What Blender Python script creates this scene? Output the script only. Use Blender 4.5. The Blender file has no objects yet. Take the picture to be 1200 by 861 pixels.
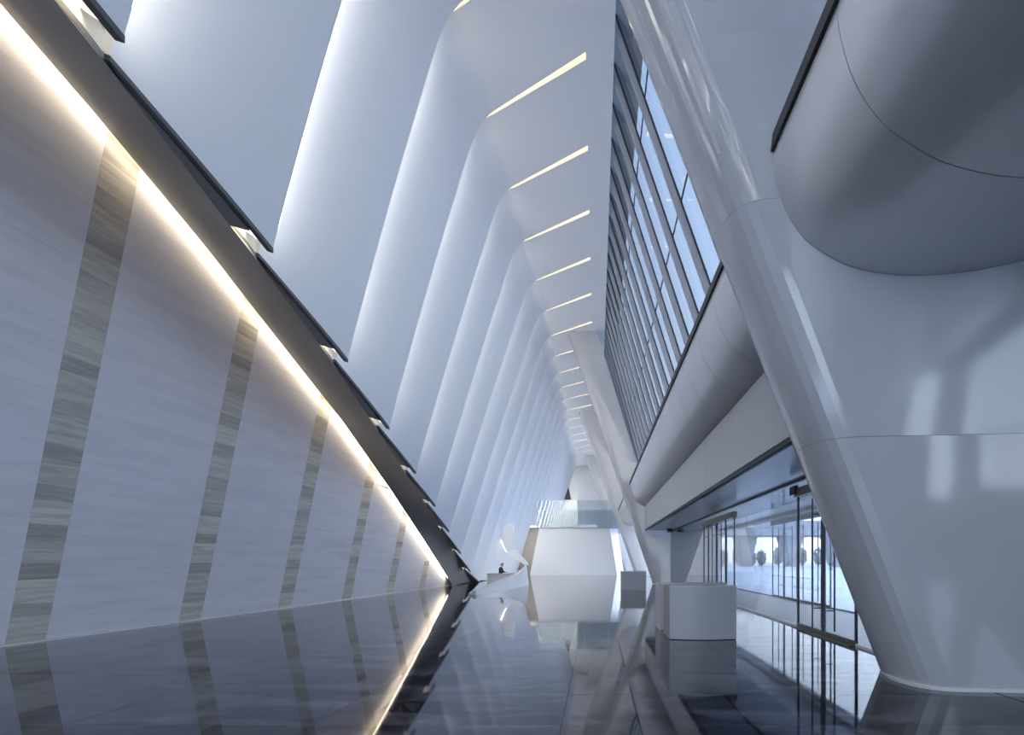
import bpy, math, random
from mathutils import Vector
R = random.Random(7)
S = bpy.context.scene
COL = S.collection

# ------------------------------------------------------------------ camera
cd = bpy.data.cameras.new('camera'); cam = bpy.data.objects.new('camera', cd); COL.objects.link(cam)
cam.location = (0, 0, 1.6); cam.rotation_euler = (math.pi/2, 0, 0)
cd.sensor_width = 36; cd.lens = 19.2; cd.shift_x = -100/1200; cd.shift_y = 225.5/1200
cd.clip_start = 0.05; cd.clip_end = 2000
S.camera = cam
# ------------------------------------------------------------------ sky, exposure
W = bpy.data.worlds.new('overcast_sky'); S.world = W; W.use_nodes = True
nt = W.node_tree; nt.nodes.clear()
o = nt.nodes.new('ShaderNodeOutputWorld'); b = nt.nodes.new('ShaderNodeBackground')
tc = nt.nodes.new('ShaderNodeTexCoord'); sp = nt.nodes.new('ShaderNodeSeparateXYZ'); cr = nt.nodes.new('ShaderNodeValToRGB')
nt.links.new(tc.outputs['Generated'], sp.inputs[0]); nt.links.new(sp.outputs['Z'], cr.inputs[0])
cr.color_ramp.elements[0].position = 0.0; cr.color_ramp.elements[0].color = (0.83, 0.91, 1.0, 1)
cr.color_ramp.elements[1].position = 0.85; cr.color_ramp.elements[1].color = (0.47, 0.645, 1.0, 1)
nt.links.new(cr.outputs[0], b.inputs[0]); b.inputs[1].default_value = 1.0
nt.links.new(b.outputs[0], o.inputs[0])
S.view_settings.view_transform = 'Standard'; S.view_settings.look = 'None'
S.view_settings.gamma = 1.0; S.view_settings.use_curve_mapping = False
S.view_settings.exposure = 2.75
S.cycles.max_bounces = 10; S.cycles.diffuse_bounces = 6; S.cycles.glossy_bounces = 5
S.cycles.transparent_max_bounces = 16; S.cycles.use_denoising = True
S.cycles.sample_clamp_indirect = 6.0

# added fill lights hidden on the tube ledge, brightening fins and ceiling
for ya, yb in ((-6, 2.5), (8.6, 21.6), (22.2, 35.2), (38.0, 54.5), (57.0, 77.0)):
    ld = bpy.data.lights.new('added_fill_light', 'AREA'); ld.shape = 'RECTANGLE'; ld.size = 0.35; ld.size_y = yb-ya
    ld.energy = (2.1 if ya < 30 else 0.6)*(yb-ya); ld.color = (0.82, 0.90, 1.0)
    lo = bpy.data.objects.new('added_fill_light', ld); COL.objects.link(lo)
    lo.location = (2.55, (ya+yb)/2, 6.80); lo.rotation_euler = (0, math.radians(118), 0)
# ------------------------------------------------------------------ materials
def mat(name, col, rough=0.5, metal=0.0, spec=0.5, coat=0.0, emit=None, estr=0.0):
    m = bpy.data.materials.new(name); m.use_nodes = True
    p = m.node_tree.nodes['Principled BSDF']
    p.inputs['Base Color'].default_value = (*col, 1); p.inputs['Roughness'].default_value = rough
    p.inputs['Metallic'].default_value = metal; p.inputs['Specular IOR Level'].default_value = spec
    p.inputs['Coat Weight'].default_value = coat; p.inputs['Coat Roughness'].default_value = 0.05
    if emit:
        p.inputs['Emission Color'].default_value = (*emit, 1); p.inputs['Emission Strength'].default_value = estr
    return m

def add_noise(m, c1, c2, scale=(1, 1, 1), nscale=3.0, detail=6, lo=0.35, hi=0.65, rough=None, bump=0.0, distortion=0.0, random_obj=0.0, shift=0.0):
    n = m.node_tree; p = n.nodes['Principled BSDF']
    t = n.nodes.new('ShaderNodeTexCoord'); mp = n.nodes.new('ShaderNodeMapping'); mp.inputs['Scale'].default_value = scale
    nz = n.nodes.new('ShaderNodeTexNoise'); nz.inputs['Scale'].default_value = nscale; nz.inputs['Detail'].default_value = detail
    nz.inputs['Distortion'].default_value = distortion
    r = n.nodes.new('ShaderNodeValToRGB'); r.color_ramp.elements[0].position = lo; r.color_ramp.elements[1].position = hi
    r.color_ramp.elements[0].color = (*c1, 1); r.color_ramp.elements[1].color = (*c2, 1)
    if shift:    # a different cut of the stone on every tile
        oi0 = n.nodes.new('ShaderNodeObjectInfo'); sm = n.nodes.new('ShaderNodeVectorMath'); sm.operation = 'SCALE'; cx = n.nodes.new('ShaderNodeCombineXYZ')
        n.links.new(oi0.outputs['Random'], cx.inputs[0]); n.links.new(oi0.outputs['Random'], cx.inputs[2]); n.links.new(cx.outputs[0], sm.inputs[0]); sm.inputs['Scale'].default_value = shift
        n.links.new(sm.outputs[0], mp.inputs['Location'])
    n.links.new(t.outputs['Object'], mp.inputs[0]); n.links.new(mp.outputs[0], nz.inputs['Vector']); n.links.new(nz.outputs['Fac'], r.inputs[0])
    out = r.outputs[0]
    if random_obj:
        oi = n.nodes.new('ShaderNodeObjectInfo'); hs = n.nodes.new('ShaderNodeHueSaturation')
        mr = n.nodes.new('ShaderNodeMapRange'); mr.inputs['To Min'].default_value = 1-random_obj; mr.inputs['To Max'].default_value = 1+random_obj
        n.links.new(oi.outputs['Random'], mr.inputs['Value']); n.links.new(mr.outputs[0], hs.inputs['Value'])
        n.links.new(out, hs.inputs['Color']); out = hs.outputs[0]
    n.links.new(out, p.inputs['Base Color'])
    if bump:
        bp = n.nodes.new('ShaderNodeBump'); bp.inputs['Strength'].default_value = bump; bp.inputs['Distance'].default_value = 0.01
        n.links.new(nz.outputs['Fac'], bp.inputs['Height']); n.links.new(bp.outputs[0], p.inputs['Normal'])
    if rough:
        mr2 = n.nodes.new('ShaderNodeMapRange'); mr2.inputs['To Min'].default_value = rough[0]; mr2.inputs['To Max'].default_value = rough[1]
        n.links.new(nz.outputs['Fac'], mr2.inputs['Value']); n.links.new(mr2.outputs[0], p.inputs['Roughness'])
    return m

def glass(name, tint, refl=1.0):
    m = bpy.data.materials.new(name); m.use_nodes = True; n = m.node_tree; n.nodes.clear()
    out = n.nodes.new('ShaderNodeOutputMaterial'); mix = n.nodes.new('ShaderNodeMixShader')
    tr = n.nodes.new('ShaderNodeBsdfTransparent'); tr.inputs[0].default_value = (*tint, 1)
    gl = n.nodes.new('ShaderNodeBsdfGlossy'); gl.inputs['Roughness'].default_value = 0.0
    # reflectance by Schlick's formula, the same from either side of the sheet
    ge = n.nodes.new('ShaderNodeNewGeometry'); dt = n.nodes.new('ShaderNodeVectorMath'); dt.operation = 'DOT_PRODUCT'
    n.links.new(ge.outputs['Incoming'], dt.inputs[0]); n.links.new(ge.outputs['Normal'], dt.inputs[1])
    def mth(op, a, v, swap=False):
        k = n.nodes.new('ShaderNodeMath'); k.operation = op
        n.links.new(a, k.inputs[1 if swap else 0])
        if v is not None: k.inputs[0 if swap else 1].default_value = v
        return k.outputs[0]
    c = mth('ABSOLUTE', dt.outputs['Value'], None); c = mth('SUBTRACT', c, 1.0, True); c = mth('POWER', c, 5.0)
    c = mth('MULTIPLY', c, 0.96*refl); c = mth('ADD', c, 0.04*refl)
    n.links.new(c, mix.inputs[0])
    n.links.new(tr.outputs[0], mix.inputs[1]); n.links.new(gl.outputs[0], mix.inputs[2]); n.links.new(mix.outputs[0], out.inputs[0])
    return m

M = {}
M['panel'] = mat('white_facade_panel', (0.82, 0.825, 0.85), 0.5, spec=0.3)
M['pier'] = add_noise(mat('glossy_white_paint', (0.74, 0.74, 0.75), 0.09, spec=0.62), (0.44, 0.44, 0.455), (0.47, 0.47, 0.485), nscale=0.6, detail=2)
M['trough'] = mat('warm_white_trough', (0.82, 0.79, 0.72), 0.6)
M['beam'] = mat('dark_grey_soffit_paint', (0.22, 0.215, 0.21), 0.55)
M['lip'] = mat('darker_lip_paint', (0.09, 0.088, 0.086), 0.5)
M['cladding'] = mat('satin_silver_cladding', (0.68, 0.675, 0.68), 0.33, metal=0.5)
M['black'] = mat('black_rubber', (0.008, 0.008, 0.01), 0.5)
M['steel'] = mat('dark_steel', (0.05, 0.055, 0.065), 0.35, metal=0.7)
M['bronze'] = mat('dull_bronze_metal', (0.16, 0.14, 0.11), 0.4, metal=0.5)
M['mullion'] = mat('grey_mullion_paint', (0.36, 0.36, 0.38), 0.45)
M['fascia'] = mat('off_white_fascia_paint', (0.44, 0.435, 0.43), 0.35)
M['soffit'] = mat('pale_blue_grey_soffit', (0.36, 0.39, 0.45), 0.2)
M['white'] = mat('white_lacquer', (0.58, 0.59, 0.60), 0.3)
M['counter'] = mat('pale_grey_counter', (0.40, 0.40, 0.42), 0.35)
M['counter_side'] = mat('taupe_counter_side', (0.27, 0.255, 0.235), 0.45)
M['counter_top'] = mat('white_counter_top', (0.50, 0.50, 0.51), 0.25)
M['plinth'] = mat('mid_grey_desk', (0.33, 0.33, 0.36), 0.35)
M['skirting'] = mat('white_skirting', (0.72, 0.72, 0.72), 0.35)
M['slab'] = add_noise(mat('white_marble', (0.6, 0.6, 0.6), 0.38, spec=0.35), (0.77, 0.73, 0.76), (0.85, 0.80, 0.83), scale=(1, 0.55, 7), nscale=0.75, detail=9, lo=0.30, hi=0.56, distortion=0.4, random_obj=0.02)
M['stone_pale'] = add_noise(mat('beige_travertine', (0.4, 0.38, 0.34), 0.45), (0.56, 0.51, 0.445), (0.75, 0.69, 0.61), scale=(1, 0.6, 9), nscale=1.3, detail=9, lo=0.36, hi=0.62, distortion=0.8, random_obj=0.10)
M['stone_dark'] = add_noise(mat('taupe_travertine', (0.25, 0.23, 0.21), 0.45), (0.44, 0.395, 0.35), (0.58, 0.53, 0.47), scale=(1, 0.6, 9), nscale=1.3, detail=9, lo=0.36, hi=0.62, distortion=0.8, random_obj=0.12)
M['floor'] = add_noise(mat('polished_dark_stone', (0.03, 0.03, 0.04), 0.1, spec=0.50), (0.005, 0.005, 0.012), (0.17, 0.16, 0.215), scale=(0.7, 1.6, 1), nscale=1.5, detail=12, lo=0.44, hi=0.86, rough=(0.0, 0.085), bump=0.0, random_obj=0.1, shift=60.0, distortion=0.6)
M['mat'] = add_noise(mat('brown_grey_stone_paving', (0.2, 0.19, 0.18), 0.35), (0.17, 0.16, 0.15), (0.24, 0.225, 0.21), nscale=2.0)
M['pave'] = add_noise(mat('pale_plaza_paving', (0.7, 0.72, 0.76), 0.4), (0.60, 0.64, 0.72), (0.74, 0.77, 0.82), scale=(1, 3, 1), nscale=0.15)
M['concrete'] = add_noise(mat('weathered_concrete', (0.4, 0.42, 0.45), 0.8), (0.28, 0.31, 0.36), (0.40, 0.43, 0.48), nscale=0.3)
M['leaf'] = add_noise(mat('hazy_foliage', (0.2, 0.24, 0.22), 0.9), (0.36, 0.40, 0.43), (0.50, 0.54, 0.57), nscale=0.8)  # leaf tones lightened, distance haze is put into the colour
M['trunk'] = mat('grey_bark', (0.16, 0.15, 0.14), 0.9)
M['glass'] = glass('clear_glass', (0.85, 0.89, 0.92), 1.0)
M['doorglass'] = glass('grey_door_glass', (0.78, 0.80, 0.82), 1.0)
M['skyglass'] = glass('blue_tinted_glass', (0.12, 0.138, 0.155), 1.0)
M['led_cool'] = mat('cool_white_led', (0.8, 0.8, 0.8), 0.5, emit=(1.0, 0.985, 0.97), estr=2.6)
M['led_warm'] = mat('warm_white_led', (0.8, 0.8, 0.8), 0.5, emit=(1.0, 0.80, 0.50), estr=0.50)
M['led_notch'] = mat('notch_led', (0.8, 0.8, 0.8), 0.5, emit=(1.0, 0.93, 0.80), estr=2.6)
M['led_wall'] = mat('warm_wall_washer', (0.8, 0.8, 0.8), 0.5, emit=(1.0, 0.87, 0.64), estr=2.3)
M['cloth'] = mat('black_cloth', (0.015, 0.015, 0.018), 0.8)
M['skin'] = mat('skin', (0.50, 0.33, 0.25), 0.5)
M['hair'] = mat('black_hair', (0.01, 0.009, 0.009), 0.5)
M['chrome'] = mat('brushed_steel', (0.5, 0.5, 0.52), 0.3, metal=1.0)

# ------------------------------------------------------------------ mesh helpers
class MB:
    def __init__(s): s.v = []; s.f = []
    def quad(s, *p):
        n = len(s.v); s.v += [tuple(q) for q in p]; s.f.append(tuple(range(n, n+len(p)))); return s
    def box(s, x0, x1, y0, y1, z0, z1):
        n = len(s.v)
        s.v += [(x0, y0, z0), (x1, y0, z0), (x1, y1, z0), (x0, y1, z0), (x0, y0, z1), (x1, y0, z1), (x1, y1, z1), (x0, y1, z1)]
        s.f += [tuple(n+i for i in q) for q in ((0, 3, 2, 1), (4, 5, 6, 7), (0, 1, 5, 4), (1, 2, 6, 5), (2, 3, 7, 6), (3, 0, 4, 7))]
        return s
    def hexa(s, p):   # eight corners: four below, four above
        n = len(s.v); s.v += [tuple(q) for q in p]
        s.f += [tuple(n+i for i in q) for q in ((0, 3, 2, 1), (4, 5, 6, 7), (0, 1, 5, 4), (1, 2, 6, 5), (2, 3, 7, 6), (3, 0, 4, 7))]
        return s
    def loft(s, rings, closed=True, caps=True):
        n = len(s.v); m = len(rings[0])
        for r in rings: s.v += [tuple(q) for q in r]
        for i in range(len(rings)-1):
            for j in range(m if closed else m-1):
                k = (j+1) % m
                s.f.append((n+i*m+j, n+i*m+k, n+(i+1)*m+k, n+(i+1)*m+j))
        if caps and closed:
            s.f.append(tuple(n+j for j in range(m))[::-1]); e = n+(len(rings)-1)*m
            s.f.append(tuple(e+j for j in range(m)))
        return s
    def bar(s, a, b, r, n=10):
        a = Vector(a); b = Vector(b); d = (b-a).normalized()
        u = d.cross(Vector((0, 0, 1)) if abs(d.z) < 0.9 else Vector((1, 0, 0))).normalized(); w = d.cross(u)
        ring = lambda c: [c+u*(r*math.cos(2*math.pi*i/n))+w*(r*math.sin(2*math.pi*i/n)) for i in range(n)]
        return s.loft([ring(a), ring(b)])
    def extr(s, poly, y0, y1):   # polygon of (x, z) pushed along y
        return s.loft([[(x, y0, z) for x, z in poly], [(x, y1, z) for x, z in poly]])
    def build(s, name, m, parent=None, smooth=False):
        me = bpy.data.meshes.new(name); me.from_pydata(s.v, [], s.f)
        if m: me.materials.append(m)
        if smooth: me.polygons.foreach_set('use_smooth', [True]*len(me.polygons))
        me.update(); ob = bpy.data.objects.new(name, me); COL.objects.link(ob)
        if parent: ob.parent = parent
        return ob

def recalc(ob):
    import bmesh
    bm = bmesh.new(); bm.from_mesh(ob.data); bmesh.ops.recalc_face_normals(bm, faces=bm.faces); bm.to_mesh(ob.data); bm.free(); return ob
def bevel(ob, w, seg=2):
    md = ob.modifiers.new('edge', 'BEVEL'); md.width = w; md.segments = seg; md.limit_method = 'ANGLE'; return ob
def tag(ob, label, cat, group=None):
    ob['label'] = label; ob['category'] = cat
    if group: ob['group'] = group
    return ob
def struct(ob): ob['kind'] = 'structure'; return ob
def empty(name, loc=(0, 0, 0)):
    e = bpy.data.objects.new(name, None); e.location = loc; COL.objects.link(e); e.empty_display_size = 0.2; return e
def thing(name, label, cat, loc=(0, 0, 0), group=None): return tag(empty(name, loc), label, cat, group)
def share(ob, name, loc, parent):
    c = bpy.data.objects.new(name, ob.data); c.location = loc; COL.objects.link(c); c.parent = parent; return c
def lerp(a, b, t): return a+(b-a)*t
def table(t, x):
    if x <= t[0][0]:
        (a, *p), (c, *q) = t[0], t[1]
    elif x >= t[-1][0]:
        (a, *p), (c, *q) = t[-2], t[-1]
    else:
        for i in range(len(t)-1):
            if t[i][0] <= x <= t[i+1][0]: (a, *p), (c, *q) = t[i], t[i+1]; break
    k = (x-a)/(c-a); return [lerp(u, v, k) for u, v in zip(p, q)]

# ================================================================== FLOOR
floor = struct(MB().box(-12.5, 7.75, -12, 92, -0.30, -0.032).build('floor', M['beam']))
TX, TY = 2.4, 1.2
tile0 = None; rest = MB(); far = []
for i in range(-5, 3):
    for j in range(-2, 76):
        x0, y0 = -0.35+i*TX, 0.5+j*TY
        x1 = min(x0+TX, 4.78)
        if y0 < 38.5 and x1-x0 > 2.0 and y0 > -2:
            if tile0 is None:
                tile0 = MB().box(-1.198, 1.198, -0.598, 0.598, -0.03, 0).build('floor_tile', M['floor'], floor); t = tile0; t.location = (x0+1.2, y0+0.6, 0)
            else: t = share(tile0, 'floor_tile', (x0+1.2, y0+0.6, 0), floor)
            t.rotation_euler = (R.uniform(-1, 1)*0.0007, R.uniform(-1, 1)*0.0004, 0)
        else:
            rest.box(x0+.002, x1-.002, y0+.002, y0+TY-.002, -0.03, 0)
ob = rest.build('floor_tiles', M['floor'], floor); ob['kind'] = 'stuff'
MB().box(4.86, 7.66, 6.9, 36.4, -0.03, 0.004).build('paving', M['mat'], floor)
MB().box(4.8, 9.2, -12, 6.9, -0.03, 0.002).build('paving', M['floor'], floor)

# ================================================================== LEFT STONE WALL
LEAN = 0.20
def wx(y, z): return -11.69+0.073*y+LEAN*z
# outer edge of the sloping beam (E): y, x, z
E_T = [(-12, -8.9, 14.1), (-6, -8.9, 12.85), (0, -8.88, 11.6), (4, -8.88, 10.78), (8.12, -8.86, 9.85), (9.61, -8.84, 9.46), (12.31, -8.81, 8.64), (13.96, -8.81, 8.06), (18.68, -8.77, 6.42), (23.2, -8.81, 4.62), (28.0, -8.87, 2.58), (33.33, -8.96, 0.25), (33.9, -8.97, 0.0)]
def Epos(y): x, z = table(E_T, y); return Vector((x, y, z))
wall = MB()
ys = [-12+i*1.0 for i in range(47)]
rows = []
for y in ys:
    zt = max(Epos(y).z, 0)+1.0
    rows.append([(wx(y, 0)-0.045, y, -0.02), (wx(y, zt)-0.045, y, zt), (wx(y, zt)-0.25, y, zt), (wx(y, 0)-0.25, y, -0.02)])
wall = struct(recalc(wall.loft(rows).build('wall_left', M['beam'])))
def wall_piece(name, m, y0, y1, z0, z1a, z1b, th=0.04):
    g = 0.0018
    y0 += g; y1 -= g; z0 += g
    a, b = max(z1a-g, z0+0.01), max(z1b-g, z0+0.01)
    P = lambda y, z, o: (wx(y, z)-o, y, z)
    return MB().hexa([P(y0, z0, th), P(y0, z0, 0), P(y1, z0, 0), P(y1, z0, th), P(y0, a, th), P(y0, a, 0), P(y1, b, 0), P(y1, b, th)]).build(name, m, wall)
pitch, sw = 3.83, 0.70
for s in range(-5, 7):
    ya = 10.09+pitch*s; yb = ya+sw; yc = ya+pitch
    if yb < -11: continue
    # band of stone blocks
    z = 0.035; n = 0
    top = lambda y: max(Epos(y).z, 0)+0.85
    if ya < 33.5:
        while z < top(ya):
            h = (0.50+R.uniform(-.06, .06)) if n % 2 == 0 else (0.28+R.uniform(-.05, .05))
            wall_piece('stone_block', M['stone_pale'] if n % 2 == 0 else M['stone_dark'], ya, yb, z, min(z+h, top(ya)), min(z+h, top(yb)), th=0.04-R.uniform(0, 0.004))
            z += h; n += 1
            if ya < 2 and z > 4: z = 99   # out of every view
    # white slabs between two bands
    yc = min(yc, 34.6)
    if yc > yb:
        z = 0.06
        ym = (yb+yc)/2
        for a, c in ((yb, yc),):
            z = 0.035
            while z < top(a):
                wall_piece('wall_slab', M['slab'], a, c, z, min(z+2.35, top(a)), min(z+2.35, top(c)))
                z += 2.35
bb = MB(); bb.loft([[(wx(y, 0)-0.03, y, 0), (wx(y, 0)+0.03, y, 0), (wx(y, 0)+0.03, y, 0.03), (wx(y, 0)-0.03, y, 0.03)] for y in (-12, 34.4)])
struct(recalc(bb.build('baseboard_left', M['skirting'])))

# ================================================================== FINS: each runs up the left wall and turns into the ceiling
CZ = 16.65; PITCH = 3.65
FT = [(-4, -4.40, 8.95), (-3, -4.72, 8.75), (-2, -5.04, 8.5), (-1, -5.36, 8.2), (0, -5.67, 7.84), (1, -6.06, 7.38), (2, -6.33, 6.66), (3, -6.67, 5.83), (4, -7.03, 4.98), (5, -7.36, 4.07), (6, -7.72, 3.10), (7, -8.02, 2.0), (8, -8.30, 0.86), (9, -8.52, 0.0), (24, -8.8, 0.0)]
CT = [(-4, -4.7), (0, -4.45), (3, -4.12), (4, -3.98), (5, -3.92), (6, -3.75), (7, -3.62), (9, -3.6), (24, -3.6)]
def fy(k): return PITCH*(k+1.79)
NW, NC, NX = 16, 9, 5
def fin_curve(k):
    fx, fz = table(FT, k); cx, = table(CT, k)
    A = Vector((fx, fy(k), fz)); C = Vector((cx, fy(k)+1.28, CZ)); X = Vector((-0.34, fy(k)-1.30, CZ))
    d = (A-C).normalized(); e = (X-C).normalized()
    p0 = C+d*1.5; p1 = C+e*0.75
    pts = [A.lerp(p0, i/NW) for i in range(NW)]
    for i in range(NC+1):
        t = i/NC; pts.append(p0*(1-t)**2+C*2*t*(1-t)+p1*t*t)
    pts += [p1.lerp(X, i/NX) for i in range(1, NX+1)]
    # bow the wall run slightly outwards
    out = []
    for i in range(len(pts)):
        a = pts[max(i-1, 0)]; c = pts[min(i+1, len(pts)-1)]; t = c-a; t.y = 0; t.normalize()
        out.append(Vector((-t.z, 0, t.x)))
    for i in range(NW): pts[i] = pts[i]+out[i]*0.05*math.sin(math.pi*i/NW)
    w = [1.0]*(NW)+[1-i/NC for i in range(NC+1)]+[0.0]*NX
    return pts, out, w
RD, GAP = 0.47, 0.32
GAPS = [GAP]*(NW-4)+[lerp(GAP, 0.10, i/(NC+4)) for i in range(NC+5)]+[0.13, 0.16, 0.19, 0.22, 0.24]
ceiling = struct(empty('ceiling'))
KMIN, KMAX = -4, 22
curves = {k: fin_curve(k) for k in range(KMIN-1, KMAX+1)}
def near_rail(k):
    pts, out, w = curves[k]
    return [p+o*(RD*ww)+Vector((0, g, 0)) for p, o, ww, g in zip(pts, out, w, GAPS)]
NV = 8; feet = {}
for k in range(KMIN, KMAX+1):
    ptsB, outB, wB = curves[k]; ptsA = near_rail(k-1)
    rings = []
    for i in range(len(ptsB)):
        r = []
        for j in range(NV+1):
            v = j/NV
            r.append(ptsA[i].lerp(ptsB[i], v)+outB[i]*(RD*wB[i]*((1-v)**1.15-(1-v))))
        rings.append(r)
    # finish flush to the end of the slots and across the lit slot row (thickness given behind)
    pm = MB().loft(rings, closed=False)
    panel = pm.build('curved_panel', M['panel'], ceiling, smooth=True)
    # thin dark lip along the panel foot
    if k <= 9:
        lipr = []; n = outB[0]
        for j, p in enumerate(rings[0]):
            dz = 0.02*j/NV
            lipr.append([p-n*0.02+Vector((0, 0, 0.03)), p-n*0.02-Vector((0, 0, 0.04+dz)), p+n*0.10-Vector((0, 0, 0.02+dz)), p+n*0.10+Vector((0, 0, 0.05))])
        recalc(MB().loft(lipr).build('panel_lip', M['lip'], panel))
    feet[k] = (rings[0], outB[0])
    if k == KMAX: continue
    # trough behind the proud edge, closed, with its line of light
    pts, out, w = curves[k]; nr = near_rail(k)
    rr = []
    for i, (p, o2, ww) in enumerate(zip(pts, out, w)):
        d = 0.82*ww+0.42*(1-ww)
        if i == 0 and k <= 8: o2 = Vector((-0.84, 0, 0.60))
        rr.append([p+Vector((0, 0.0, 0)), p+o2*d, p+o2*d+Vector((0, GAPS[i]+0.02, 0)), nr[i]])
    tm = MB().loft(rr, closed=False)
    e = len(rr)-1; q = rr[e]
    tm.quad(q[0], q[1], q[2], q[3])
    trough = tm.build('light_trough', M['trough'], ceiling)
    for nm, lo, hi, m in (('wall_light_line', 1, NW+2, 'led_cool'), ('ceiling_light_line', NW+5, len(pts)-1, 'led_warm')):
        st = []
        for i in range(lo, hi+1):
            p, o2 = pts[i], out[i]
            la, lb = (0.02, 0.12) if m == 'led_cool' else (0.12, 0.26)
            st.append([p+o2*la+Vector((0, 0.012, 0)), p+o2*lb+Vector((0, 0.012, 0)), p+o2*lb+Vector((0, 0.03, 0)), p+o2*la+Vector((0, 0.03, 0))])
        recalc(MB().loft(st).build(nm, M[m], trough))
# flat ceiling margin beyond the slots, with its straight right edge
cm = MB()
X0, X1 = -0.345, 0.50
cm.extr([(X0, CZ), (X1, CZ), (X1, CZ+1.5), (X1-0.25, CZ+1.5), (X1-0.25, CZ+0.45), (X0, CZ+0.45)], -14, 90)
recalc(cm.build('ceiling_margin', M['panel'], ceiling))
# roof deck above everything
roof = struct(MB().extr([(-10.5, 18.15), (1.5, 18.15), (1.5, 18.6), (-10.5, 18.6)], -14, 91).build('ceiling_roof', M['beam']))

# sloping dark beam between stone wall and fins: trim_1
trim = struct(empty('trim_1'))
def beam_edge(y):      # the outer beam edge paired with a panel foot at depth y
    t = min(max((y-8)/(fy(9)-8), 0), 1); e = Epos(y-(fy(9)-33.9)*t**1.25); e.z = max(e.z, 0.0); return e
def Qline(y):          # inner edge of the soffit, along the recessed starts of the panels
    k = min(y/PITCH-1.79, 9.0); x, z = table(FT, k); k0 = max(KMIN, min(int(math.floor(k)), 8))
    q = Vector((x, y, z))+feet[k0][1]*(RD+0.02); q.z = max(q.z-0.01, 0.0); return q
U = Vector((0, 0, 0.10))
for k in range(KMIN, 10):
    foot, n = feet[k]
    rr = []
    for p in foot:
        e, q = beam_edge(p.y), Qline(p.y); rr.append([e, q, q+U, e+Vector((0, 0, 1.0))])
    if k <= 8:
        yq = foot[-1].y+GAP; e, q = beam_edge(yq), Qline(yq); rr.append([e, q, q+U, e+Vector((0, 0, 1.0))])
    recalc(MB().loft(rr).build('soffit_section', M['beam'], trim))
    # wedge between the soffit edge and the panel foot, stopping short of the proud tip
    cut = foot[-1].lerp(foot[-2], 1.30); ww = []
    for j, p in enumerate(foot[:-2]+([cut] if k <= 8 else foot[-2:])):
        q = Qline(p.y); r = p+n*0.09-Vector((0, 0, 0.05*j/NV))
        if r.z < 0.0: r.z = 0.0
        ww.append([q, r-Vector((0, 0, 0.03)) if r.z > 0.04 else r, r+U, q+U])
    recalc(MB().loft(ww).build('foot_wedge', M['beam'], trim))
    # lit recess seen through the notch under each proud panel edge
    if k <= 8:
        a0, a1 = cut+n*0.11, foot[-1]+n*0.11
        c0, c1 = Qline(cut.y), Qline(foot[-1].y+GAP+0.12)
        up = Vector((-0.05, 0, 0.50))
        nb = MB(); nb.quad(c0, c1, c1+up, c0+up); nb.quad(a0, c0, c0+up, a0+up); nb.quad(a0+up, c0+up, c1+up, a1+up); nb.quad(a0, a1, a1+up, a0+up)
        box = nb.build('notch_lining', M['trough'], trim)
        m0_, m1_ = a0.lerp(c0, .35)+up*0.9, a1.lerp(c1, .35)+up*0.9
        recalc(MB().bar(m0_.lerp(m1_, .15), m0_.lerp(m1_, .85), 0.03, 8).build('notch_light', M['led_notch'], box))
# cove lid + warm light line washing the stone
lid = []
for y in ys:
    if y > 34: continue
    e = Epos(y); e.z = max(e.z, 0); zt = e.z+0.98
    lid.append([(wx(y, zt)-0.05, y, zt), (e.x+(0.4 if y < 18 else 0.0), y, zt), (e.x+(0.4 if y < 18 else 0.0), y, zt+0.06), (wx(y, zt)-0.05, y, zt+0.06)])
recalc(MB().loft(lid).build('cove_lid', M['beam'], trim))
wash = []
for i in range(90):
    y = -2+i*(33.0+2)/89; e = Epos(y)
    wash.append([e+Vector((-0.01, 0, 0.11)), e+Vector((-0.10, 0, 0.13)), e+Vector((-0.10, 0, 0.15)), e+Vector((-0.01, 0, 0.13))])
ws = recalc(MB().loft(wash).build('light_strip', M['led_wall'], trim)); ws['label'] = 'warm glowing strip washing the stone wall'

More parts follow.
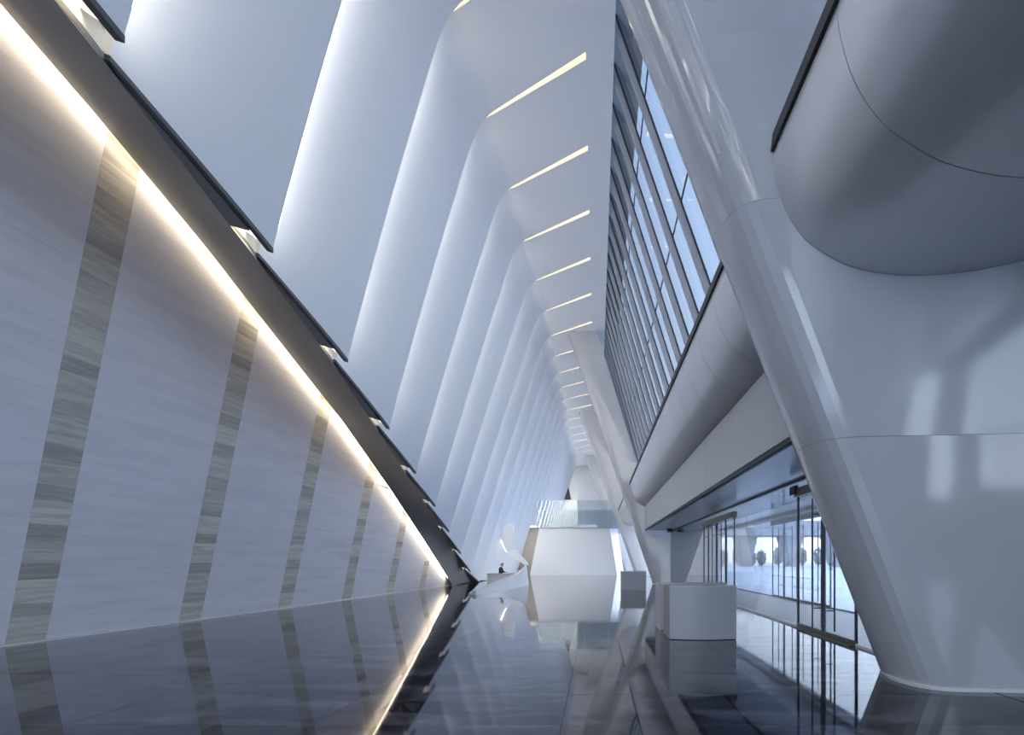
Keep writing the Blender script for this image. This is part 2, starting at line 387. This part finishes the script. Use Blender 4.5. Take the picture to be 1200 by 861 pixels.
# ================================================================== RIGHT GLAZING (upper): window_1
def gx(z): return 2.75-0.24*(z-1.6-6.87)
GD = Vector((-0.24, 0, 1)).normalized(); GN = Vector((-1, 0, -0.24)).normalized()   # inward normal
SL = 0.294
ZB, ZT = 6.72, 18.2
levels = [ZB, 1.6+9.26, 1.6+12.8, ZT]
win = struct(empty('window_1'))
def gp(y, z, inn=0.0): return Vector((gx(z), y+SL*(z-ZB), z))+GN*inn
bays = [(-12.0+1.57*i) for i in range(12)]
MODULES = [(-12.2+1.57*i) for i in range(0, 66)]
m0 = g0 = t0 = None
for i, y in enumerate(MODULES):
    w = 0.13
    r = lambda z: [gp(y, z, 0.0), gp(y, z, 0.17), gp(y+w, z, 0.17), gp(y+w, z, 0.0)]
    if m0 is None:
        m0 = recalc(MB().loft([[p-Vector((0, y, 0)) for p in r(ZB-0.1)], [p-Vector((0, y, 0)) for p in r(ZT)]]).build('mullion', M['mullion'], win)); m0.location.y = y
        r2 = [[gp(0, z, -0.01)+Vector((0, -0.035, 0)), gp(0, z, 0.022)+Vector((0, -0.035, 0)), gp(0, z, 0.022), gp(0, z, -0.01)] for z in (ZB-0.1, ZT)]
        g0 = recalc(MB().loft(r2).build('gasket', M['black'], win)); g0.location.y = y
        t0 = recalc(MB().loft([[gp(0.13, z, -0.05), gp(0.13, z, 0.05), gp(0.13, z+0.05, 0.05), gp(0.13, z+0.05, -0.05)] if False else [gp(yy, z, -0.01), gp(yy, z, 0.02), gp(yy, z+0.035, 0.02), gp(yy, z+0.035, -0.01)] for yy, z in ((0.13, levels[1]), (1.57, levels[1]))]).build('transom', M['steel'], win)); t0.location.y = y
        t1 = recalc(MB().loft([[gp(yy, z, -0.01), gp(yy, z, 0.02), gp(yy, z+0.035, 0.02), gp(yy, z+0.035, -0.01)] for yy, z in ((0.13, levels[2]), (1.57, levels[2]))]).build('transom', M['steel'], win)); t1.location.y = y
        panes = []
        for a, c in zip(levels, levels[1:]):
            p = recalc(MB().quad(gp(0, a), gp(1.57, a), gp(1.57, c), gp(0, c)).build('pane', M['skyglass'], win)); p.location.y = y; panes.append(p)
    else:
        share(m0, 'mullion', (0, y, 0), win); share(g0, 'gasket', (0, y, 0), win); share(t0, 'transom', (0, y, 0), win); share(t1, 'transom', (0, y, 0), win)
        for p in panes: share(p, 'pane', (0, y, 0), win)
recalc(MB().extr([(2.95, ZB-0.25), (3.35, ZB-0.25), (3.35, ZB+0.02), (2.95, ZB+0.02)], -12, 90).build('window_sill', M['mullion'], win))

# ================================================================== PIERS
def pier(name, y0, n0, lean, label, right_up, low_right, thick=1.75, grp=None):
    # plan: round nose on the left, flat face towards the camera
    def ring(z, right):
        nx = n0-lean*z
        pts = []
        r = [(0.42, -0.62), (0.30, -0.585), (0.19, -0.52), (0.105, -0.42), (0.045, -0.28), (0.01, -0.12), (0, 0.06), (0.015, 0.25), (0.06, 0.45), (0.15, 0.65), (0.30, 0.82), (0.50, 0.95), (0.75, 1.02)]
        amp = (0.035 if y0 < 10 else 0)*min(max((z-6.0)/1.6, 0), 1)  # ridges on the nearest nose, shaped to stand for reflections of the fins
        front = []
        for i in range(6):
            (a, c), (a2, c2) = r[i], r[i+1]
            for q in range(3):
                u = q/3; front.append((lerp(a, a2, u), lerp(c, c2, u)))
        nf = len(front)
        for i, (a, c) in enumerate(front):
            ph = (i/4.0) % 1.0; g = amp*ph if 2 <= i < nf-2 else 0
            front[i] = (a+g*0.6, c+g*0.8)
        pts = [(nx+a, y0+c, z) for a, c in front+r[6:]]
        right = max(right, nx+1.1)
        fr = lambda x: y0-0.62-0.10*(x-nx-0.42)
        pts += [(right, y0+1.02, z), (right, fr(right), z), (lerp(nx+0.42, right, 0.5), fr(lerp(nx+0.42, right, 0.5)), z)]
        return pts
    up = recalc(MB().loft([ring(z, right_up(z)) for z in (8.0, 9.2, 10.5, 12, 14, 16, 16.64)]).build('upper_shaft', M['pier'], None, smooth=False))
    los = [recalc(MB().loft([ring(lerp(a, c, i/3), low_right(0)) for i in range(4)]).build('wall_section', M['pier'], None)) for a, c in ((0.045, 3.1), (3.104, 6.0), (6.004, 7.999))]
    sk = recalc(MB().loft([[(x+(-0.03 if i < 19 else 0), y-0.025 if (i < 18 or i > 25) else y, z) for i, (x, y, z) in enumerate(ring(zz, low_right(0)))] for zz in (0.0, 0.045)]).build('skirting', M['skirting'], None))
    root = thing(name, label, 'pier', (n0+0.6, y0, 0), grp)
    for ob in (up, sk, *los):
        ob.parent = root; ob.location = (-n0-0.6, -y0, 0)
        for p in ob.data.polygons: p.use_smooth = True
        e = ob.modifiers.new('split', 'EDGE_SPLIT') if False else None
        try: ob.data.set_sharp_from_angle(angle=math.radians(14))
        except Exception: pass
    return root
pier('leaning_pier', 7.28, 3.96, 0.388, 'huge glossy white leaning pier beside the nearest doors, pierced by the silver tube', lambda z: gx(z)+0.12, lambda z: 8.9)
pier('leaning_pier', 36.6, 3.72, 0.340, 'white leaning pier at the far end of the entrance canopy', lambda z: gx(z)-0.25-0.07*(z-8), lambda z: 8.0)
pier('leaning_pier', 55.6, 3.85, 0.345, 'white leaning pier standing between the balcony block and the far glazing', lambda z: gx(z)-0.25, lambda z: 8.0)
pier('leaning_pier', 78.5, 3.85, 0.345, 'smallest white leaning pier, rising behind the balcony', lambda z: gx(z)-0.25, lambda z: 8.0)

# ================================================================== ROUND SILVER TUBE
PROF = [(2.14, 6.55), (2.13, 6.40), (2.17, 6.18), (2.26, 5.88), (2.41, 5.62), (2.58, 5.42), (2.95, 5.175), (3.25, 5.07), (3.58, 5.005), (3.94, 4.985), (4.22, 4.995), (4.57, 5.03), (5.23, 5.15), (5.9, 5.42), (6.5, 5.85), (6.85, 6.3), (6.95, 6.6), (6.95, 6.72)]
# smooth the profile (chaikin)
for _ in range(2):
    q = [PROF[0]]
    for a, c in zip(PROF, PROF[1:]): q += [(lerp(a[0], c[0], .25), lerp(a[1], c[1], .25)), (lerp(a[0], c[0], .75), lerp(a[1], c[1], .75))]
    PROF = q+[PROF[-1]]
def face_of(y0, n0, lean):   # front plane of a pier
    return lambda x, z: y0-0.62-0.10*(x-(n0-lean*z)-0.42)-0.012
def tube(label, runs, loc_y, end):
    root = thing('round_tube', label, 'tube', (3.9, loc_y, 5.0))
    off = Vector((-3.9, -loc_y, -5.0))
    c = (4.2, 6.4)
    inner = [(lerp(x, c[0], 0.02), lerp(z, c[1], 0.02)) for x, z in PROF]
    ring = PROF+inner[::-1]
    def run(poly, ya, yb, last): return MB().loft([[(x, ya, z) for x, z in poly], [(x, end(x, z) if last else yb, z) for x, z in poly]])
    for i, (ya, yb) in enumerate(runs):
        p = recalc(run(ring, ya+0.006, yb-0.006, i == len(runs)-1).build('cladding_panel', M['cladding'], root, smooth=True)); p.location = off
        p.data.set_sharp_from_angle(angle=math.radians(40))
    y0, y1 = runs[0][0]+0.006, runs[-1][1]
    for poly, nm, m in (([(2.10, 6.55), (2.22, 6.53), (2.26, 6.74), (2.12, 6.76)], 'gasket', 'black'), ([(2.2, 6.69), (6.95, 6.69), (6.95, 6.74), (2.2, 6.74)], 'lid', 'mullion'),
                        ([(x+(.045 if x < 4.2 else -.045), z+0.05) for x, z in PROF[2:-2]], 'backing', 'black')):
        g = recalc(run(poly, y0, y1, True).build(nm, M[m], root)); g.location = off
        if nm == 'gasket': g['label'] = 'black gasket along the top edge'
tube('silver tube stretch overhead this side of the nearest pier', [(-7, -3.1), (-3.1, 0.9), (0.9, 4.85), (4.85, 6.62)], 0, face_of(7.28, 3.96, 0.388))
seams = [8.305, 10.05]+[10.05+1.57*i for i in range(1, 17)]+[35.85]
tube('long silver tube running above the entrance fascia', list(zip(seams, seams[1:])), 22, face_of(36.6, 3.72, 0.340))
tube('short silver tube stretch glimpsed between the two far piers', [(37.66, 43.5), (43.5, 49.5), (49.5, 54.95)], 46, face_of(55.6, 3.85, 0.345))

# ================================================================== ENTRANCE CANOPY (fascia + soffit)
can = thing('entrance_canopy', 'off-white entrance canopy with a deep fascia under the silver tube', 'canopy', (3.1, 22, 3.5))
def cpart(mb, name, m):
    ob = recalc(mb.build(name, m, can)); ob.location = (-3.1, -22, -3.5); return ob
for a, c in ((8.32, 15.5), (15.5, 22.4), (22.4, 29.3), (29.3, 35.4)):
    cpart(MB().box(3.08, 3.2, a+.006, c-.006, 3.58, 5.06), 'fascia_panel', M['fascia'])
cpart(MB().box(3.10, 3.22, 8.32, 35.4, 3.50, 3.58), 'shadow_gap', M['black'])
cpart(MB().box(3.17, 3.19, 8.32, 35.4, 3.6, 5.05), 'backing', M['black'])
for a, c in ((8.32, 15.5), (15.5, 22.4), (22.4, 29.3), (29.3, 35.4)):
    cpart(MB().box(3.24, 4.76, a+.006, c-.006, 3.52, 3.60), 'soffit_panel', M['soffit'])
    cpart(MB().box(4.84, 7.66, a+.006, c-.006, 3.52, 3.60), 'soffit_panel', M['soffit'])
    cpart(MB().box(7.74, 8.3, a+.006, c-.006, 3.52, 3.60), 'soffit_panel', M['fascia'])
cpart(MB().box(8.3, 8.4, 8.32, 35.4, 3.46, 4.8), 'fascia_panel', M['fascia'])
struct(MB().box(3.3, 8.28, 8.32, 35.4, 3.66, 3.8).build('ceiling_void', M['beam']))
struct(MB().box(7.05, 7.3, 8.32, 35.4, 3.81, 6.6).build('wall_side', M['fascia']))

# glass screens under the canopy
def pane_obj(mb, parent, m='doorglass'): return mb.build('pane', M[m], parent)
def vpane(x, y0, y1, z0, z1): return MB().box(x-0.006, x+0.006, y0+.004, y1-.004, z0, z1)
w2 = struct(empty('window_2'))
GX = 4.80
for a, c in ((8.3, 10.1), (13.07, 16.0), (16.0, 19.1), (24.6, 28.2), (28.2, 31.8), (31.8, 35.9)):
    pane_obj(vpane(GX, a, c, 0.05, 3.5), w2)
    MB().box(GX-0.03, GX+0.03, a, c, 0.0, 0.05).build('base_rail', M['skirting'], w2)
MB().box(GX-0.03, GX+0.03, 8.3, 35.9, 3.46, 3.52).build('head_rail', M['steel'], w2)
w3 = struct(empty('window_3')); OX = 7.70
for a, c in ((8.3, 13.0), (13.0, 18.0), (24.0, 28.0), (28.0, 32.0), (32.0, 35.9)):
    pane_obj(vpane(OX, a, c, 0.05, 3.5), w3)
    MB().box(OX-0.03, OX+0.03, a, c, 0.0, 0.05).build('base_rail', M['skirting'], w3)
MB().box(OX-0.03, OX+0.03, 8.3, 35.9, 3.40, 3.52).build('head_rail', M['steel'], w3)
def leaf_door(n, x, y0, y1, leaves, handles, track=True):
    d = struct(empty('door_%d' % n, (x, (y0+y1)/2, 0))); off = (-x, -(y0+y1)/2, 0)
    def P(mb, name, m, par=None):
        ob = recalc(mb.build(name, m, par or d))
        if par is None: ob.location = off
        return ob
    lv = []
    for a, c in leaves:
        lf = P(vpane(x, a, c, 0.10, 3.10), 'leaf', M['doorglass'])
        P(MB().box(x-0.025, x+0.025, a+.005, c-.005, 0.015, 0.10), 'bottom_rail', M['bronze'], lf)
        P(MB().box(x-0.022, x+0.022, a+.006, a+.05, 0.10, 3.10), 'stile', M['steel'], lf)
        P(MB().box(x-0.022, x+0.022, c-.05, c-.006, 0.10, 3.10), 'stile', M['steel'], lf)
        lv.append((a, c, lf))
    for y in handles:
        lf = next((l for a, c, l in lv if a <= y <= c), lv[0][2])
        h = MB()
        for sx in (-0.10, 0.10): h.bar((x+sx, y, 0.12), (x+sx, y, 2.95), 0.02, 8)
        for z in (0.55, 2.6): h.bar((x-0.10, y, z), (x+0.10, y, z), 0.012, 8)
        P(h, 'pull_handle', M['steel'], lf)
    P(MB().box(x-0.09, x+0.09, y0, y1, 3.10, 3.30), 'track_box', M['bronze'])
    P(vpane(x, y0, y1, 3.30, 3.46), 'overpanel', M['doorglass'])
    P(MB().box(x-0.16, x+0.16, y0, y1, 0.0, 0.015), 'threshold', M['bronze'])
    return d
leaf_door(1, GX, 10.1, 13.07, [(10.1, 11.58), (11.60, 13.07)], [11.28, 11.93])
leaf_door(2, GX, 19.1, 24.6, [(19.1, 20.42), (20.42, 21.95), (21.97, 23.6), (23.6, 24.6)], [20.7, 21.6, 22.3, 24.0])
leaf_door(3, OX, 18.0, 24.0, [(18.0, 19.55), (19.55, 21.0), (21.02, 22.5), (22.5, 24.0)], [19.3, 20.7, 21.3, 22.9])
ob = MB().box(4.66, 4.74, 12.9, 13.25, 3.16, 3.36).build('door_operator', M['black']); tag(ob, 'small black box at the far top corner of the nearest glass door', 'door operator')
dome = thing('ceiling_camera', 'small black camera under the far end of the canopy soffit', 'camera', (4.45, 33.6, 3.52))
recalc(MB().bar((0, 0, -0.06), (0, 0, 0), 0.16, 14).build('mount', M['black'], dome))
recalc(MB().bar((-0.14, -0.10, -0.14), (0.20, 0.05, -0.12), 0.085, 12).build('body', M['black'], dome))

# ================================================================== COUNTERS
def counter(x0, x1, y0, y1, h, label, bow, side, front):
    cx, cy = (x0+x1)/2, (y0+y1)/2
    r = thing('reception_counter', label, 'counter', (cx, cy, 0))
    n = 14
    fr = [(lerp(x0, x1, i/n), y0-bow*math.sin(math.pi*i/n)) for i in range(n+1)]
    bk = [(x, y+0.05) for x, y in fr][::-1]
    def P(mb, name, m, sm=False):
        ob = recalc(mb.build(name, m, r)); ob.location = (-cx, -cy, 0); return ob
    P(MB().loft([[(x, y, z) for x, y in fr+bk] for z in (0.012, h-0.03)]), 'front_panel', front)
    P(MB().box(x0, x0+0.05, y0+0.055, y1-0.2, 0.0, h-0.03), 'side_panel', side)
    P(MB().box(x1-0.05, x1, y0+0.055, y1-0.2, 0.0, h-0.03), 'side_panel', side)
    P(MB().box(x0+0.055, x1-0.055, y1-0.25, y1-0.2, 0.0, 0.75), 'back_panel', side)
    P(MB().box(x0+0.055, x1-0.055, y0+0.06, y1-0.1, 0.74, 0.78), 'work_shelf', M['counter_top'])
    top = [(x, y-0.01) for x, y in fr]+[(x1, y0+0.32), (x0, y0+0.32)]
    P(MB().loft([[(x, y, z) for x, y in top] for z in (h-0.03, h)]), 'ledge', M['counter_top'])
counter(1.46, 2.80, 11.0, 12.25, 1.09, 'nearer pale counter with a bowed front, by the glass doors', 0.13, M['counter_side'], M['counter'])
counter(1.42, 2.95, 12.42, 13.6, 1.08, 'pale counter tucked directly behind the bowed front counter', 0.03, M['counter'], M['counter'])
pl = thing('info_desk', 'plain mid-grey box desk beside the foot of the second pier', 'desk', (1.93, 29.4, 0))
recalc(bevel(MB().box(-0.66, 0.66, -0.4, 0.4, 0.0, 0.96).build('body', M['plinth'], pl), 0.01)); MB().box(-0.68, 0.68, -0.42, 0.42, 0.96, 1.0).build('top', M['counter'], pl)

# swept boat-shaped counter
sw_ = thing('swept_counter', 'white boat-shaped counter sweeping up to a raised prow', 'counter', (-5.0, 30, 0))
prof = []
N = 24
fr_t, fr_b, bk_t, bk_b = [], [], [], []
for i in range(N+1):
    t = i/N
    x, y = lerp(-5.55, -4.42, t**0.9), lerp(25.0, 35.3, t)
    h = 0.20+1.18*t**1.8
    x += 0.25*math.sin(math.pi*t)
    wd = 0.25+1.15*math.sin(math.pi*min(1, t*0.9+0.05))
    fr_b.append((x, y, 0)); fr_t.append((x-0.12*h, y+0.0, h)); bk_t.append((x-0.12*h-wd*0.8, y+0.35, max(0.12, h*0.62))); bk_b.append((x-wd, y+0.35, 0))
rings = [[fr_b[i], fr_t[i], bk_t[i], bk_b[i]] for i in range(N+1)]
ob = recalc(MB().loft(rings).build('hull', M['white'], sw_)); ob.location = (5.0, -30, 0)
ob = MB().box(-7.35, -5.55, 36.4, 37.1, 0, 0.66).build('low_desk', M['white'], sw_); ob.location = (5.0, -30, 0)
ob = MB().box(-7.40, -5.50, 36.35, 37.2, 0.66, 0.70).build('desk_top', M['counter_top'], sw_); ob.location = (5.0, -30, 0)

# ================================================================== SEATED PERSON behind the low desk
def skin_mesh(name, verts, edges, radii, m, parent=None, sub=1):
    me = bpy.data.meshes.new(name); me.from_pydata(verts, edges, []); ob = bpy.data.objects.new(name, me); COL.objects.link(ob)
    if parent: ob.parent = parent
    me.materials.append(m)
    ob.modifiers.new('skin', 'SKIN')
    if not me.skin_vertices: me.skin_vertices.new(name='')
    for i, r in enumerate(radii): me.skin_vertices[0].data[i].radius = (r, r)
    me.skin_vertices[0].data[0].use_root = True
    s = ob.modifiers.new('sub', 'SUBSURF'); s.levels = sub; s.render_levels = sub
    return ob
person = thing('person', 'person in black clothes seated behind the low white desk, head bowed', 'person', (-6.75, 38.0, 0)); person.rotation_euler.z = 1.25
J = [(0, 0, .52), (0, -.02, .70), (0, -.03, .88), (0, -.05, 1.02), (0.02, -.10, 1.12),                         # pelvis..neck
     (-.18, -.03, 1.0), (-.24, -.12, .78), (-.14, -.36, .74), (.18, -.03, 1.0), (.24, -.12, .78), (.14, -.36, .74),   # arms
     (-.10, -.05, .50), (-.12, -.46, .50), (-.12, -.42, .10), (.10, -.05, .50), (.12, -.46, .50), (.12, -.42, .10)]
Ed = [(0, 1), (1, 2), (2, 3), (3, 4), (3, 5), (5, 6), (6, 7), (3, 8), (8, 9), (9, 10), (0, 11), (11, 12), (12, 13), (0, 14), (14, 15), (15, 16)]
skin_mesh('body', J, Ed, [.15, .13, .15, .11, .055, .065, .048, .035, .065, .048, .035, .095, .07, .05, .095, .07, .05], M['cloth'], person, 2)
skin_mesh('head', [(0.02, -.10, 1.11), (0.03, -.14, 1.18), (0.035, -.16, 1.26), (0.03, -.14, 1.33), (0.035, -.245, 1.215)], [(0, 1), (1, 2), (2, 3), (2, 4)], [.05, .07, .088, .06, .02], M['skin'], person, 2)
skin_mesh('hair', [(0.03, -.115, 1.345), (0.03, -.08, 1.27), (0.03, -.05, 1.18), (0.03, -.17, 1.335)], [(0, 1), (1, 2), (0, 3)], [.075, .088, .06, .055], M['hair'], person, 2)
for s in (-1, 1):
    hv = [(s*.14, -.36, .74), (s*.11, -.43, .735)]; he = [(0, 1)]; hr = [.03, .034]
    for f in range(4):
        b0 = len(hv); x = s*(.085+.019*f); L = (.065, .08, .075, .055)[f]
        hv += [(x, -.455, .735), (x-s*.003, -.455-L*.6, .735), (x-s*.005, -.455-L, .722)]; he += [(1, b0), (b0, b0+1), (b0+1, b0+2)]; hr += [.0095, .0085, .007]
    b0 = len(hv); hv += [(s*.07, -.41, .735), (s*.05, -.45, .732)]; he += [(1, b0), (b0, b0+1)]; hr += [.012, .009]
    skin_mesh('hand', hv, he, hr, M['skin'], person, 1)
    skin_mesh('shoe', [(s*.12, -.41, .05), (s*.12, -.52, .045), (s*.12, -.60, .035)], [(0, 1), (1, 2)], [.048, .045, .032], M['hair'], person, 2)
stool = thing('stool', 'dark stool under the seated person behind the low desk', 'stool', (-6.75, 38.05, 0))
MB().bar((0, 0, .34), (0, 0, .38), .2, 16).build('seat', M['cloth'], stool)
MB().bar((0, 0, .02), (0, 0, .34), .03, 10).build('post', M['chrome'], stool)
MB().bar((0, 0, 0), (0, 0, .02), .19, 16).build('base', M['chrome'], stool)

# ================================================================== FAR END: white block, balcony, gallery, end wall
BY = 58.0
blk = struct(empty('wall_back', (0, BY, 0)))
b_ = MB().hexa([(-7.16, BY, 0), (2.10, BY, 0), (2.9, BY+1.6, 0), (-6.9, BY+1.6, 0), (-6.22, BY+0.5, 5.1), (1.32, BY+0.5, 5.1), (2.2, BY+2.0, 5.1), (-6.0, BY+2.0, 5.1)])
ob = recalc(b_.build('white_block', M['white'], blk)); ob.location.y = -BY
ob = MB().box(-6.3, 4.2, BY+0.55, BY+1.0, 5.1, 6.95).build('balcony_parapet', M['white'], blk); ob.location.y = -BY
ob = MB().box(-7.5, 4.6, BY+0.5, BY+14, 5.08, 5.3).build('gallery_floor', M['white'], blk); ob.location.y = -BY
bal = thing('glass_balustrade', 'clear glass balustrade along the balcony above the white block', 'balustrade', (-1.2, BY+0.4, 5.02))
for i in range(4):
    a = -6.5+i*2.55
    ob = MB().box(a+0.01, a+2.53, BY+0.38, BY+0.40, 5.02, 7.95).build('pane', M['glass'], bal); ob.location = (1.2, -BY-0.4, -5.02)
ob = MB().box(-6.5, 3.7, BY+0.36, BY+0.50, 4.98, 5.06).build('shoe_rail', M['plinth'], bal); ob.location = (1.2, -BY-0.4, -5.02)
ob = MB().box(-8.6, -6.2, BY+1.7, BY+2.0, 0, 5.1).build('dark_reveal', M['counter_side'], blk); ob.location.y = -BY
struct(MB().box(-10.5, 5.0, 88, 88.3, 0, 18).build('wall_far', M['white']))
ob = struct(MB().loft([[(-5.35, y, 11.3), (-4.2, y, 11.3), (-4.75, y, 13.8)] for y in (87.9, 87.99)]).build('window_6', M['black']))

# folded triangular hood of the side portal among the far fins
hood = thing('portal_hood', 'white folded triangular hood over the side entrance behind the swept counter', 'hood', (-7.6, 44.5, 3.5))
A_, B_, C_, D_, E_ = Vector((-7.95, 42.6, 4.15)), Vector((-6.55, 42.9, 4.5)), Vector((-7.25, 43.6, 2.25)), Vector((-6.6, 43.7, 1.9)), Vector((-5.55, 44.0, 1.25))
off = Vector((7.6, -44.5, -3.5))
def slab3(name, ps, th, m):
    ob = recalc(MB().loft([[p for p in ps], [p+Vector((0, th, 0)) for p in ps]]).build(name, m, hood)); ob.location = off; return ob
slab3('fold', [A_, B_, D_+Vector((.1, 0, .55)), C_], 0.18, M['panel'])
slab3('fold', [C_, D_+Vector((.1, 0, .55)), E_, E_+Vector((-.25, 0, -.1))], 0.18, M['panel'])
o_ = slab3('light_line', [A_+Vector((-.10, 0.2, -.05)), A_+Vector((0, .2, 0)), C_+Vector((0, .2, 0)), C_+Vector((-.12, .2, 0))], 0.03, M['led_warm'])

# ================================================================== CAMERA-SIDE ENCLOSURE (behind and beside the viewpoint)
wr = struct(MB().box(9.0, 9.2, -12, -9.0, 0, 7.3).box(9.0, 9.2, -2.2, 6.6, 0, 7.3).box(9.0, 9.2, -9.0, -2.2, 0, 2.5).box(9.0, 9.2, -9.0, -2.2, 7.0, 7.3).build('wall_right', M['beam']))
w4 = struct(empty('window_4')); pane_obj(vpane(9.1, -9.0, -2.2, 2.5, 7.0), w4, 'glass'); MB().box(9.05, 9.15, -9.0, -2.2, 4.3, 4.37).build('transom', M['steel'], w4)
w5 = struct(empty('window_5')); MB().box(7.4, 8.7, -12.02, -12.0, 1.8, 7.2).build('pane', M['glass'], w5)
struct(MB().box(6.98, 9.2, -12, 5.85, 7.3, 7.5).build('ceiling_low', M['beam']))
w7 = struct(empty('window_7'))
for i in range(4):
    a = -10.8+i*2.7
    MB().box(a+.01, a+2.69, -12.02, -12.0, 0.0, 10.0).build('pane', M['glass'], w7)
    MB().box(a-.06, a+.06, -12.1, -11.9, 0.0, 10.0).build('mullion', M['mullion'], w7)
struct(MB().box(-11, 9.2, -12.2, -11.95, 10.0, 18.2).box(0.0, 7.4, -12.2, -11.95, 0, 10.0).box(8.7, 9.2, -12.2, -11.95, 0, 10.0).box(7.4, 8.7, -12.2, -11.95, 7.2, 10.0).box(7.4, 8.7, -12.2, -11.95, 0, 1.8).build('wall_front', M['fascia']))
struct(MB().box(-10.5, -10.3, 34.6, 90, -0.02, 18.2).box(-12.5, -10.3, 34.5, 34.7, -0.02, 6.0).build('wall_outer', M['beam']))
# ================================================================== OUTSIDE
struct(MB().box(7.76, 400, -60, 400, -0.4, -0.01).build('ground', M['pave']))
struct(MB().box(-300, 7.7, -200, -12.1, -0.4, -0.01).build('ground_front', M['pave']))
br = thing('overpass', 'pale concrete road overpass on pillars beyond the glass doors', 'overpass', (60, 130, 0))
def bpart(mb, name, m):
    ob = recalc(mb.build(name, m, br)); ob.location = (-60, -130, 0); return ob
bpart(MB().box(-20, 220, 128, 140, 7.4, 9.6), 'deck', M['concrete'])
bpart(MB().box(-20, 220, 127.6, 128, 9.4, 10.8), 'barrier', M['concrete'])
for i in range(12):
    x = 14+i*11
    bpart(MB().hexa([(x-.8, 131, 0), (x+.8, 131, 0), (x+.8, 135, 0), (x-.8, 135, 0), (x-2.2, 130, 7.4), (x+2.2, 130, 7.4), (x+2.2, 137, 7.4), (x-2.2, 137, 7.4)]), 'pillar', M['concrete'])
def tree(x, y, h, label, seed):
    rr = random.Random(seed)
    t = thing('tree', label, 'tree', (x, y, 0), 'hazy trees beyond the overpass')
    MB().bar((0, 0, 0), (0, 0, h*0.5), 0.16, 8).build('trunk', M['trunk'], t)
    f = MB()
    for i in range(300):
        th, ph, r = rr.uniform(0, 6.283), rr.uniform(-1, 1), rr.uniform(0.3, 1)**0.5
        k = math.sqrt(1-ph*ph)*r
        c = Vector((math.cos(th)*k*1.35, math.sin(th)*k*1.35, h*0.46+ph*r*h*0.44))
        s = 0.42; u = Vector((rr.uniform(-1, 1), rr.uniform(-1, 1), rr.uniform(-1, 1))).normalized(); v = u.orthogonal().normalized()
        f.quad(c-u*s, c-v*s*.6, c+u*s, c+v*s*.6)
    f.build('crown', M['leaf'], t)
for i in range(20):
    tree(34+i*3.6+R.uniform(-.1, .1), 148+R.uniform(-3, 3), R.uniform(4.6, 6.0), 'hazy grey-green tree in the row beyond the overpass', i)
